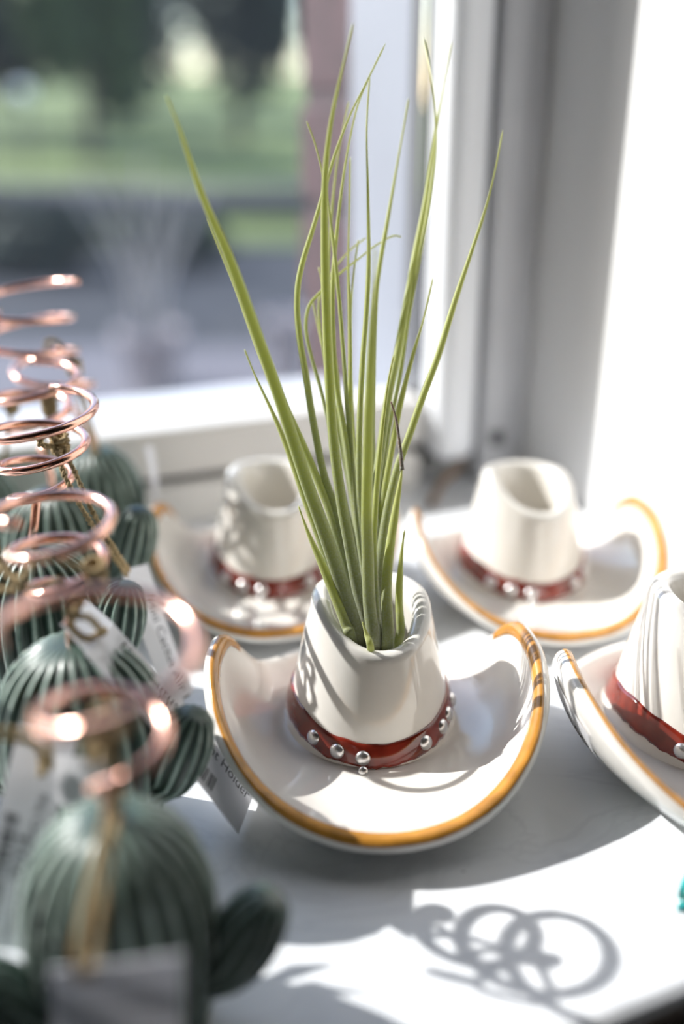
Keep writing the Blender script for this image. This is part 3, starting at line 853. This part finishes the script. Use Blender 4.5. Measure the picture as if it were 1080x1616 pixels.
# C1: nearest, big and blurred
c1 = (-.0510, .1760, 0)
t1, i1 = cactus(c1, 4, 'dark sage ribbed cactus ornament nearest the viewer, copper spiral on top',
    [(4, .0125, 14, .98, .50), (212, .0100, 12, .98, .50)], (.0690, .1125, .0085, .0220, 2.05, R(200), .003, .0, 1, .10),
    twine=[[P(168,1150,.206), P(176,1240,.208), P(160,1330,.204), P(140,1420,.197), P(122,1500,.196), P(128,1545,.193)],
           [P(168,1150,.206), P(190,1255,.211), P(172,1350,.204), P(160,1440,.196), P(150,1512,.195), P(138,1545,.193)],
           [P(168,1150,.206), P(140,1180,.200), P(150,1215,.201), P(168,1160,.206)],
           [P(168,1150,.206), P(205,1120,.203), P(200,1150,.200), P(168,1155,.206)]])
tg = Tag(P(92,1735,.214), P(285,1705,.206), P(288,1506,.188), P(78,1530,.197), .0004)
tg.build(i1, t1)
tg.write('Mini Cactus Air Plant Holder', .06, .94, .66); tg.write('$16.00', .38, .60, .46); tg.barcode(.2, .8, .12, .38, 2)

# C2
c2 = (-.0755, .2430, 0)
t2, i2 = cactus(c2, 0, 'sage ribbed cactus ornament whose price tag lies against the planted hat',
    [(-6, .0180, 6, 1.0, .55), (175, .0160, 6, .95, .62)], (.0780, .1090, .0080, .0168, 2.65, R(20), .000, -.001, 1, .10), sc=1.09,
    twine=[[P(150,905,.262), P(128,950,.268), P(112,985,.268), P(135,1008,.268), P(158,1000,.272), P(165,995,.277)],
           [P(150,905,.262), P(128,935,.264), P(106,968,.262), P(140,975,.262), P(162,998,.271)],
           [P(150,905,.262), P(70,880,.250), P(30,915,.252), P(-5,895,.256), P(-12,925,.258), P(40,930,.255), P(100,915,.260)]])
tg = Tag(P(135,1032,.2665), P(377,1316,.2975), P(402,1250,.3165), P(178,983,.2840), .0012)
tg.build(i2, t2)
tg.write('Mini Cactus Air Plant Holder', .085, .975, .70); tg.write('$16.00', .33, .55, .46); tg.barcode(.36, .78, .10, .40, 5)

tg = Tag(P(137,1030,.2690), P(178,982,.2862), P(136,946,.2905), P(96,984,.2740), -.0010)
tg.build(i2, t2)
tg = Tag(P(90,1266,.2500), P(160,1300,.2480), P(168,1196,.2500), P(88,1192,.2530), .0006)
tg.build(i2, t2)

# C3
c3 = (-.1080, .3180, 0)
t3, i3 = cactus(c3, 9, 'sage ribbed cactus ornament with the upright tag behind the nearer cacti',
    [(-20, .0225, -2, 1.0, .86), (165, .0200, 0, .95, .7)], (.0760, .1120, .0085, .0205, 3.0, R(90), .006, .0, 1, .05),
    twine=[[P(95,700,.338), P(118,745,.335), P(150,815,.336), P(178,862,.346), P(203,900,.368)],
           [P(95,700,.338), P(98,740,.332), P(128,800,.332), P(168,862,.344), P(200,908,.366)],
           [P(95,700,.338), P(75,685,.332), P(62,700,.332), P(90,705,.337)]])
tg = Tag(P(192,900,.366), P(275,1132,.3620), P(314,1112,.3720), P(234,889,.380), -.0012)
tg.build(i3, t3)
tg.write('Mini Cactus Air Plant Holder', .20, 1.30, .52) if False else tg.write('Mini Cactus Air Pl', .22, .97, .55)

# C4
c4 = (-.1170, .3750, 0)
t4, i4 = cactus(c4, 5, 'sage ribbed cactus ornament with a plump arm in front of the window rail',
    [(-14, .0250, 0, 1.05, .86), (165, .0200, 0, .9, .7)], (.0770, .1080, .0085, .0195, 2.6, R(250), -.004, .0, 1, .05),
    twine=[[P(78,640,.392), P(90,690,.392), P(100,740,.386), P(112,790,.380)],
           [P(78,640,.392), P(70,690,.390), P(78,730,.386)]])
# C5
c5 = (-.1130, .4260, 0)
t5, i5 = cactus(c5, 0, 'dark sage cactus ornament farthest back, closest to the window rail',
    [], (.0840, .1330, .0130, .0225, 3.35, R(140), -.0215, -.004, -1, .03),
    twine=[[P(118,580,.432), P(132,620,.436), P(146,670,.440), P(157,722,.446)],
           [P(118,580,.432), P(126,630,.434), P(140,680,.440), P(150,735,.444)],
           [P(118,580,.432), P(95,545,.428), P(75,540,.426), P(80,565,.426), P(112,580,.431)]])
tg = Tag(P(229,704,.452), P(243,790,.448), P(251,786,.468), P(240,704,.474), .0004)
tg.build(i5, t5)
# C6 left row at the window, C7 left of the nearest
c6 = (-.1640, .4020, 0)
t6, i6 = cactus(c6, 0, 'pale sage cactus ornament cut off by the picture edge beside the window rail',
    [], (.0800, .1240, .0090, .0200, 3.0, R(20), .004, .0, 1, .05), sc=1.04,
    twine=[[P(18,640,.425), P(12,690,.425), P(5,740,.420)]])
c7 = (-.1270, .1540, 0)
t7, i7 = cactus(c7, 0, 'sage cactus ornament mostly outside the picture, white tag hanging at its side',
    [(-75, .0150, 0, .9, .7)], (.0780, .1150, .0090, .0200, 2.6, R(120), .0, .0, 1, .05),
    twine=[[P(-330,1180,.205), P(-150,1150,.225), P(10,1165,.244), P(60,1180,.250), P(66,1225,.250)],
           [P(-330,1180,.205), P(-150,1135,.225), P(0,1150,.242), P(70,1165,.248), P(78,1215,.248)]])
tg = Tag(P(30,1142,.258), P(-48,1492,.236), P(36,1502,.240), P(128,1166,.262), .001)
tg = Tag(P(30,1142,.258), P(-48,1492,.234), P(34,1502,.238), P(122,1166,.258), .001)
tg.build(i7, t7)
tg.write('Mini Cactus Air Plant Holder', .30, .97, .62); tg.write('$16.00', .5, .7, .44); tg.barcode(.42, .9, .12, .36, 7)
# C8 second row, between
c8 = (-.1540, .2700, 0)
t8, i8 = cactus(c8, 0, 'sage cactus ornament at the picture edge left of the tagged cactus row',
    [(-30, .0190, 0, .95, .7)], (.0770, .1100, .0085, .0190, 2.6, R(60), .0, .0, 1, .05),
    twine=[[P(-20,860,.290), P(5,890,.288), P(30,925,.290)]])

# ------------------------------------------------------------------ small teal leaf-shaped dish at the picture edge
tl = G(1066, 1438); td = empty('leaf_dish', (tl.x + .0146, tl.y + .0075, 0)); tag(td, 'small teal leaf shaped dish on the marble at the picture edge', 'dish')
def leafdish(k, z, lift):
    V, F = [], []; n = 24
    for i in range(n + 1):
        u = i / n; x = -.016 + .036 * u; w = .0085 * math.sin(math.pi * u) ** .8 * k
        for s in (-1, -.5, 0, .5, 1):
            V.append((x * (.5 + .5 * k) , s * w, z + lift * s * s + .001 * (1 - k)))
    m = 5
    for i in range(n):
        for j in range(m - 1): F.append((i * m + j, (i + 1) * m + j, (i + 1) * m + j + 1, i * m + j + 1))
    return V, F
def solid(V, F, th):
    n = len(V); W = list(V) + [(x, y, max(0, z - th)) for x, y, z in V]
    E = {}
    for f in F:
        for i in range(len(f)):
            a, b = f[i], f[(i + 1) % len(f)]
            E[(a, b)] = 1
    G_ = list(F) + [tuple(n + i for i in reversed(f)) for f in F]
    for (a, b) in E:
        if (b, a) not in E: G_.append((b, a, n + a, n + b))
    return W, G_
V, F = leafdish(1.0, .0016, .0022); V, F = solid(V, F, .0016)
d0 = link('dish', mesh('dish', V, F), td, M['teal']); 
V, F = leafdish(.72, .0019, .0011); V, F = solid(V, F, .0008)
d1 = link('inner_glaze', mesh('inner_glaze', V, F), td, M['teal_pale'])
td.rotation_euler = (0, 0, R(28))
